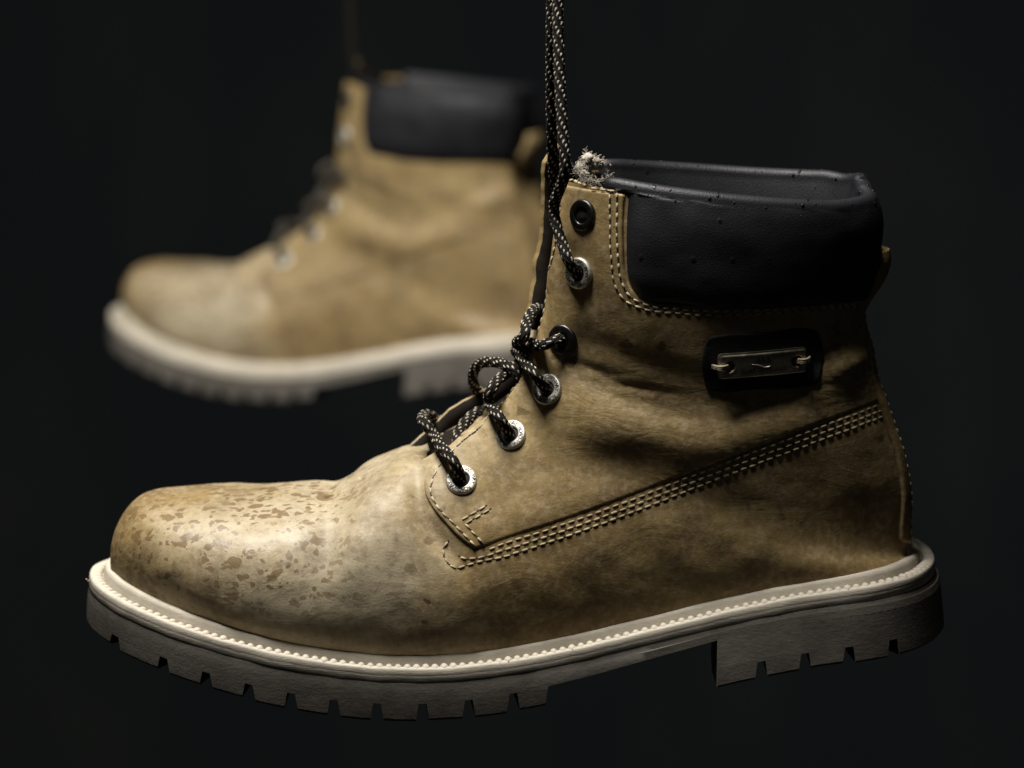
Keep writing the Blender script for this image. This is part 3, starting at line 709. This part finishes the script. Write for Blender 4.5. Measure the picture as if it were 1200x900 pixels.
# --- black patch with the metal name plate
pp = [(826, 402), (830, 394), (842, 391), (900, 388), (948, 384.5), (956, 387), (960, 395), (961, 440), (957, 449), (946, 452), (880, 456), (838, 458), (828, 455), (825, 446)]
patch_st = np.array([hit_st(*p) for p in hermite(pp, 5, True)])
patch = panel('label_patch', patch_st, M['patch'], boot, .0016, .0006)
s, t = hit_st(891, 423); cx = frame_at(s, t, .0036)
a1, a2 = [Vector(S(*hit_st(*q))) for q in ((848, 427), (934, 419.5))]
xd = (a2 - a1).normalized(); nn_ = (Vector(N(*hit_st(852, 426))) + Vector(N(*hit_st(930, 420))) + Vector(N(s, t))).normalized(); nn_ = (nn_ - xd*nn_.dot(xd)).normalized(); yd = nn_.cross(xd)
PM = Matrix((xd, yd, nn_)).transposed().to_4x4(); PM.translation = (a1 + a2)/2 + nn_*.0030
def bend(x): return -.0009*(x/.015)**2*.9
pw, ph_, pt_ = .0152, .0044, .0013; V = []; nx, ny = 60, 18
def plate_z(x, y):
    ex = pw - abs(x); ey = ph_ - abs(y); e = min(ex, ey); z = pt_*min(1, .35 + .65*math.sqrt(max(0, 1-(1-min(1, e/.0006))**2)))
    if .0006 < e < .0011: z += .00012
    for sx in (-1, 1):
        d = math.hypot(x - sx*.0118, y); 
        if d < .0020: z -= .0016*(1 - sst(d, .0015, .0020))
        elif d < .0025: z += .00015
    return z + bend(x)
for i in range(nx+1):
    for j in range(ny+1):
        x = -pw + 2*pw*i/nx; y = -ph_ + 2*ph_*j/ny
        cxr = max(0, abs(x) - (pw-.0012)); cyr = max(0, abs(y) - (ph_-.0012)); d = math.hypot(cxr, cyr)
        if d > .0012: f = .0012/d; x = math.copysign(pw-.0012 + cxr*f, x); y = math.copysign(ph_-.0012 + cyr*f, y)
        V.append((x, y, plate_z(x, y)))
F = grid_faces(nx+1, ny+1, flip=True); o = len(V); V += [(x, y, bend(x)-.0004) for x, y, z in V]
rim = [i*(ny+1) for i in range(nx+1)] + [nx*(ny+1)+j for j in range(1, ny+1)] + [i*(ny+1)+ny for i in range(nx-1, -1, -1)] + [j for j in range(ny-1, 0, -1)]
F += [(rim[i], rim[(i+1) % len(rim)], rim[(i+1) % len(rim)]+o, rim[i]+o) for i in range(len(rim))]
plate = make('name_plate', V, F, M['plate']); plate['label'] = 'small curved aged metal name plate with a hole at each end'
plate.parent = boot; plate.matrix_local = Matrix.Translation(-ROOT) @ PM
tv, tf_ = [], []
for txt, size, yy in (('ARA', .0024, .0017), ('SHOE COMPANY', .0020, -.0019)):
    gv, gf = text_mesh(txt, size); o = len(tv); wmax = max(x for x, y, z in gv); k = min(1.25, .0078/wmax) if len(txt) > 5 else 1.15
    tv += [(x*k, y+yy, z + pt_ + .00006 + bend(x*k)) for x, y, z in gv]; tf_ += [tuple(i+o for i in f) for f in gf]
lt = make('lettering', tv, tf_, M['ink_and_hole'], smooth=False); lt.parent = plate
sw = hermite(np.array([(-.0040, .0004, 0), (-.0015, -.0001, 0), (.0006, -.0010, 0), (.0024, -.0008, 0)]), 6)
sw[:, 2] = [pt_ + bend(x) + .00005 for x in sw[:, 0]]
V, F = tube(sw, np.linspace(.00010, .00028, len(sw)), 6); mk = make('emblem', V, F, M['metal']); mk.parent = plate
for sx in (-1, 1):
    tvv, tff = [], []
    for q in (-1, 0, 1):
        pth = hermite(np.array([(sx*.0112, q*.0005, -.0006), (sx*.0122, q*.0006, pt_-.0006), (sx*.0145, q*.0006, pt_+.0003), (sx*.0160, q*.0005, .0002), (sx*.0170, q*.0004, -.0018)]), 6); v, f = tube(pth, .0004, 6); o = len(tvv); tvv += v; tff += [tuple(i+o for i in ff) for ff in f]
    th_ = make('thread', tvv, tff, M['thread']); th_.parent = plate

# --- frayed fleece at the collar's torn front corner
def fray(spots, n, ln):
    V, F = [], []
    for _ in range(n):
        c, sp = random.choice(spots); p = np.array(c) + np.random.normal(0, 1, 3)*sp*.7 - np.array([0, 0, .0024]); d = np.random.normal(0, 1, 3) + np.array([0, -.1, .6]); d /= np.linalg.norm(d)
        w = [p]; 
        for k in range(4): d = d + np.random.normal(0, .65, 3); d /= np.linalg.norm(d); p = p + d*ln*random.uniform(.5, 1.2); w.append(p)
        v, f = tube(hermite(np.array(w), 3), random.uniform(.00005, .00012), 4); o = len(V); V += v; F += [tuple(i+o for i in ff) for ff in f]
    return V, F
def lump(c, r_, k):
    V, F = [], []
    for i in range(9):
        for j in range(12):
            a, b_ = math.pi*i/8, 2*math.pi*j/12; d = np.array([math.sin(a)*math.cos(b_), math.sin(a)*math.sin(b_), math.cos(a)])
            V.append(np.array(c) + d*np.array(r_)*(1 + .6*noise.noise(Vector(d*2.2) + Vector((k, 0, 0))) + .4*noise.noise(Vector(d*6) + Vector((k, 4, 0)))))
    return V, grid_faces(9, 12, True)
sp1 = [(at(676, 192, -.004), .0011), (at(683, 184, .0), .0014), (at(690, 180, .004), .0015), (at(698, 181, .008), .0014), (at(705, 184, .012), .0012), (at(688, 174, .006), .0010), (at(684, 194, -.008), .0014)]; sp2 = [(at(716, 206, -.024), .0009), (at(712, 204, -.023), .0008), (at(697, 205, -.022), .0009), (at(686, 203, -.02), .0008)]
V, F = fray(sp1, 300, .0006); v, f = fray(sp2, 130, .0008); o = len(V); V += v; F += [tuple(i+o for i in ff) for ff in f]
for k, (c, r_) in enumerate([(at(680, 188, .0), (.0024, .003, .0026)), (at(688, 178, .004), (.0026, .003, .0026)), (at(689, 174, .006), (.0014, .003, .0011)), (at(698, 181, .010), (.0026, .003, .0018)), (at(704, 184, .012), (.0018, .003, .0012)), (at(684, 196, -.004), (.0022, .003, .0020)), (at(715, 206, -.023), (.0013, .002, .0012))]):
    v, f = lump(np.array(c) - np.array([0, 0, .0022]), np.array(r_)*np.array([.80, .8, .60]), k*3.1); o = len(V); V += v; F += [tuple(i+o for i in ff) for ff in f]
tag(make('frayed_lining', V, F, M['fluff'], boot), None, kind='stuff')

# --- laces
def sp(px, py, h):
    s, t = hit_st(px, py); return S(s, t) + N(s, t)*h
def eye(k, *hs): return [EYE[k][0] + EYE[k][1]*h + np.array(o) for h, o in hs]
Y = at
up = lambda dx, dz: (dx*PIX, 0, dz*PIX)
L1 = eye(0, (-.003, (0, 0, 0)), (.0012, up(-1, 2)), (.0042, up(-6, 12))) + [sp(522, 535, .0058), sp(509, 513, .0066), Y(500, 499, -.010), Y(495, 490, .000), Y(500, 486, .010), Y(515, 493, .020)]
L2 = eye(1, (-.003, (0, 0, 0)), (.0012, up(-1, 2)), (.0042, up(-6, 12))) + [sp(586, 487, .0056), sp(576, 470, .0062), Y(575, 458, -.018), Y(583, 446, -.013), Y(597, 436, -.006), Y(606, 427, .004), Y(610, 424, .012)]
L2b = [sp(604, 443, .0005), Y(603, 434, -.012), Y(592, 428, -.008), Y(574, 424, .000), Y(559, 429, .008), Y(554, 443, .013), Y(560, 458, .018), Y(570, 466, .02)]
L2c = [sp(532, 520, -.003), Y(537, 508, -.006), Y(546, 494, .0), Y(556, 485, .006), Y(566, 480, .012)]
L3 = eye(2, (-.003, (0, 0, 0)), (.0012, up(-1, 2)), (.0045, up(-7, 14))) + [sp(630, 430, .0068), sp(620, 408, .0078), Y(615, 392, -.022), Y(617, 378, -.016), Y(623, 367, -.008), Y(628, 362, .002), Y(634, 362, .010)]
L4 = eye(3, (-.003, (0, 0, 0)), (.0010, up(-2, 2)), (.0036, up(-10, -2))) + [sp(643, 405, .0045), sp(629, 406, .0042), Y(618, 407, -.014), Y(609, 408, -.004), Y(604, 411, .006), Y(608, 416, .014)]
L5 = eye(4, (-.003, (0, 0, 0)), (.0012, up(0, 3)), (.0042, up(-3, 16))) + [sp(673, 284, .0060), sp(667, 250, .0066), Y(662, 200, -.030), Y(659, 150, -.028), Y(656, 90, -.024), Y(654, 30, -.02), Y(653, -60, -.016), Y(652, -300, -.013), Y(652, -700, -.012)]
L6 = [Y(660, 262, .016), Y(655, 236, .012), Y(650, 210, .004), Y(647, 170, -.004), Y(646, 110, -.008), Y(646, 50, -.011), Y(647, -60, -.012), Y(648, -300, -.012), Y(649, -700, -.012)]
near_laces = [lace('lace', w, boot) for w in (L1, L2, L2b, L2c, L3, L4)]
hang = [lace('lace', w, boot) for w in (L5, L6)]

# --- welt, beads, outsole, heel, lugs
NO = 150
xi = (1 - np.cos(np.linspace(0, math.pi, 900)))/2; ox = X0 + (X1-X0)*xi; half = resample(np.c_[ox, -half_width(ox)], .40/NO)
OUT = np.r_[half, half[1:-1][::-1]*np.array([1, -1])]; OUT[0, 1] = 0; OUT[len(half)-1, 1] = 0; nO = len(OUT); nH = len(half)
tn = np.roll(OUT, -1, 0) - np.roll(OUT, 1, 0); tn /= np.linalg.norm(tn, axis=1, keepdims=True); ON = np.c_[tn[:, 1], -tn[:, 0]]
if ON[nH//2, 1] > 0: ON = -ON
OZ = z_welt(OUT[:, 0])
def ring(off, dz): 
    q = OUT + ON*np.asarray(off).reshape(-1, 1) if np.ndim(off) else OUT + ON*off
    return np.c_[q, OZ + dz]
def sweep(profile, flip=False):
    V = np.concatenate([ring(a, b_) for a, b_ in profile]); return V, grid_faces(len(profile), nO, True, flip=flip)
wp = [(-.0125, .0028), (-.0085, .0030), (-.0068, .0032), (-.0060, .0029), (-.0055, .0018), (-.0051, -.0008), (-.0046, -.0022), (-.0037, -.0022), (-.0030, -.0008), (-.0024, .0001), (-.0012, .0003), (-.0005, .0001), (-.0001, -.0005), (-.0001, -.0012), (.0001, -.0017), (.0000, -.0021), (.0002, -.0027), (.0001, -.0034), (.0002, -.0043), (-.0001, -.0050), (-.0040, -.0054)]
V, F = sweep(wp)
for v in V: v[2] += .00020*noise.noise(Vector(v)*140); v[1] += .00025*noise.noise(Vector(v)*110 + Vector((5, 0, 0)))
welt = make('welt', V, F, M['welt'], boot); weld(welt)
# beads along the welt
loop = np.r_[OUT + ON*-.0025, (OUT + ON*-.0025)[:1]]; lp = resample(loop, .00315)[:-1]
bv, bf = [], []
for i in range(7):
    for j in range(8):
        a, b_ = math.pi*i/6, 2*math.pi*j/8; bv.append((.00142*math.sin(a)*math.cos(b_), .0021*math.sin(a)*math.sin(b_), .0013*math.cos(a)))
bf = grid_faces(7, 8, True); bead_me = None
for k, (x, y) in enumerate(lp):
    if bead_me is None: o = make('welt_bead', bv, bf, M['welt']); bead_me = o.data
    else: o = bpy.data.objects.new('welt_bead', bead_me); COL.objects.link(o)
    nx_ = lp[(k+1) % len(lp)] - lp[k-1]; o.rotation_euler = (0, 0, math.atan2(nx_[1], nx_[0]) + random.uniform(-.04, .04)); o.scale = [random.uniform(.93, 1.07)]*3
    o.parent = welt; o.location = Vector((x, y, float(z_welt(x)) + random.uniform(-.00012, .00012) - .0003))
# outsole plate
def plate_d(x): return np.interp(x, [X0, (400-600)*PIX, (640-600)*PIX, (840-600)*PIX, X1], [.0125, .0125, .0108, .0088, .0088])
pd_ = plate_d(OUT[:, 0])
def flare_at(x): return np.interp(x, [X0, (640-600)*PIX, (840-600)*PIX, X1], [.0012, .0012, .0012, .0022])
fl_ = flare_at(OUT[:, 0])
prof_o = [(np.full(nO, -.0030), -.0050), (np.full(nO, -.0006), -.0049), (fl_*.1, -.0050), (fl_*.45, -.0066), (fl_*.7, -.5*pd_-.002), (fl_, -pd_)]
V = np.concatenate([ring(a, b_) for a, b_ in prof_o]); F = grid_faces(len(prof_o), nO, True); o = (len(prof_o)-1)*nO
for i in range(1, nH-1):
    a, b_ = i, i+1; ma, mb = (nO - a) % nO, (nO - b_) % nO
    if i+1 < nH-1: F.append((o+a, o+b_, o+mb, o+ma))
F.append((o, o+1, o+nO-1)); F.append((o+nH-2, o+nH-1, o+nH))
outsole = make('outsole', V, F, M['sole'], boot); weld(outsole); outsole.data.set_sharp_from_angle(angle=R(40))
def idx_at(px):
    x = (px-600)*PIX/1.045 if False else at(px, 760, -.045)[0]; return float(np.interp(x, OUT[:nH, 0], np.arange(nH)))
def ring_pt(f, off, dz):
    i = int(min(max(f, 0), nH-1.001)); a = f-i; q = OUT[i]*(1-a) + OUT[i+1]*a; n = ON[i]*(1-a) + ON[i+1]*a; n /= np.linalg.norm(n); q = q + n*off; z = z_welt(OUT[i, 0]*(1-a) + OUT[i+1, 0]*a) + dz
    return np.array([q[0], q[1], z])
def lug(f0, f1, top_d, top_o, d_bot, depth, parent, taper=(1, 1), flare=(0, .0014), mirror=False, name='lug', mt=None):
    k = 18 if f1 > nH - 4 or f0 < 4 else 7; V = []
    for lev, (d, tp_, off) in enumerate(((-1, 0, -.0002), (0, 0, 0), (d_bot - .0009, .95, flare[1]), (d_bot, 1.0, flare[1] - .0007))):
        for c in range(k):
            a = c/(k-1); g0 = f0 + taper[0]*tp_*.36; g1 = f1 - taper[1]*tp_*.36; f = g0 + (g1-g0)*a; fx = ring_pt(f, 0, 0)[0]; dd = d if d > 0 else top_d(fx) + .0012*d; oo = off if d > 0 else top_o(fx) + off
            V.append(ring_pt(f, oo, -dd))
        for c in range(k-1, -1, -1):
            a = c/(k-1); g0 = f0 + taper[0]*tp_*.36; g1 = f1 - taper[1]*tp_*.36; f = g0 + (g1-g0)*a; fx = ring_pt(f, 0, 0)[0]; dd = d if d > 0 else top_d(fx) + .0012*d
            q = ring_pt(f, off - depth, -dd)
            if q[1] > -.0015: q[1] = -.0015
            V.append(q)
    V = np.array(V); V[4*k:, 2] += np.random.normal(0, .00003, 4*k) + np.random.normal(0, .00015); F = grid_faces(4, 2*k, True); F += [tuple(range(2*k-1, -1, -1)), tuple(range(6*k, 8*k))]
    if mirror: V = V*np.array([1, -1, 1]); F = [q[::-1] for q in F]
    me_o = make(name, V, F, mt or M['sole'], parent, True); me_o.data.set_sharp_from_angle(angle=R(35))
    b_ = bmesh.new(); b_.from_mesh(me_o.data); bmesh.ops.recalc_face_normals(b_, faces=b_.faces); b_.to_mesh(me_o.data); b_.free()
    return me_o
cuts = [131, 192, 243, 293, 342, 392, 442, 495, 549, 601]; hw_ = 6.0
ends = [None] + cuts + [642]
fpos = [.3] + [None]*0
for mir in (False, True):
    for k in range(len(ends)-1):
        f0 = .25 if k == 0 else idx_at(ends[k] + hw_*.75); f1 = idx_at(ends[k+1] - (hw_*.75 if k < len(ends)-2 else 0))
        fm_ = .5*(f0+f1); xm = OUT[int(fm_), 0]; dt = float(plate_d(xm)); db = float(np.interp((ends[k] or 105), [105, 131, 400, 600], [.0165, .0178, .0183, .0178]))
        lug(f0, f1, lambda x: float(plate_d(x)), lambda x: float(flare_at(x)), db, .019, boot, mirror=mir)
# heel block and its lugs
fh0 = idx_at(841)
def block(mir=None):
    k = nH - int(fh0) - 1; fs_ = np.linspace(fh0, nH-1.001, k); V = []
    for d, off in ((None, -.0006), (None, None), (.0192, .0034)):
        rowL = []
        for f in fs_:
            x = ring_pt(f, 0, 0)[0]; dd = float(plate_d(x)) - .001 if (off is not None and off < 0) else (float(plate_d(x)) if d is None else d)
            rowL.append(ring_pt(f, float(flare_at(x)) if off is None else off, -dd))
        rowL[-1][1] = 0; V += rowL + [p*np.array([1, -1, 1]) for p in rowL[-2::-1]]
    m_ = 2*k - 1; F = grid_faces(3, m_); 
    F += [(0, m_, 2*m_-1, m_-1), (m_, 2*m_, 3*m_-1, 2*m_-1)]
    for c in range(k-1): 
        a, b_ = 2*m_+c, 2*m_+c+1; ma, mb = 2*m_+m_-1-c, 2*m_+m_-2-c
        F.append((a, b_, mb, ma) if b_ != mb else (a, b_, ma))
    o = make('heel_block', V, F, M['sole'], boot, True); b_ = bmesh.new(); b_.from_mesh(o.data); bmesh.ops.recalc_face_normals(b_, faces=b_.faces); b_.to_mesh(o.data); b_.free()
    try:
        o.data.set_sharp_from_angle(angle=R(40))
    except Exception: pass
    return o
heel = block()
hc = [841, 893, 944, 995, 1044]
for mir in (False, True):
    for k in range(5):
        f0 = fh0 + .02 if k == 0 else idx_at(hc[k] + 4.5); f1 = idx_at(hc[k+1] - 4.5) if k < 4 else nH - 1.3
        if f1 - f0 < .5: continue
        lug(f0, f1, lambda x: .0192, lambda x: .0034, .0252, .020, boot, taper=(0 if k == 0 else .8, .8), flare=(0, .0040), mirror=mir, name='heel_lug')
# loose thread at the toe of the welt
pth = hermite(np.array([at(109, 682, -.004), at(105.5, 680, -.006), at(103, 681, -.008), at(101, 678.5, -.009)]), 5); V, F = tube(pth, .00022, 5); make('loose_thread', V, F, M['thread'], boot)

# ================================================================== second boot of the pair, behind and out of focus
far_boot = empty('work_boot', (0, 0, 0))
tag(far_boot, 'blurred farther tan leather boot with black collar hanging behind the sharp one', 'boot', 'pair of tan boots hanging by their laces')
skip = {id(patch), id(plate)} | {id(h) for h in hang}
def copy_tree(o, parent):
    c = o.copy(); COL.objects.link(c); c.parent = parent
    if 'label' in c: del c['label']
    for ch in o.children:
        if ch.name.startswith(('lettering', 'welt_bead', 'stitching')): continue
        copy_tree(ch, c)
    return c
for ch in list(boot.children):
    if ch in (patch, plate) or ch in hang or ch.name.startswith(('loose_thread', 'frayed_lining')): continue
    copy_tree(ch, far_boot)
FM_ = Matrix.Translation((-.1010, .63, -.1555)) @ Matrix.Rotation(R(-28), 4, 'Z') @ Matrix.Rotation(R(-.7), 4, 'Y') @ Matrix.Rotation(R(-1), 4, 'X')
far_boot.matrix_world = FM_
fe = np.array(FM_ @ (Vector(at(660, 205, -.02)) - ROOT))
fe = fe + np.array([.010, 0, 0])
hl = lace('lace', [fe + np.array([.004, 0, -.02]), fe + np.array([-.002, 0, .005]), fe + np.array([-.004, 0, .04]), fe + np.array([-.004, 0, .10]), fe + np.array([-.003, 0, .22]), fe + np.array([-.003, 0, .36])], None, M['lace_dark'])  # cream flecks coloured black: dim light on the far lace put into its colour
hl.parent = far_boot; hl.matrix_parent_inverse = FM_.inverted()
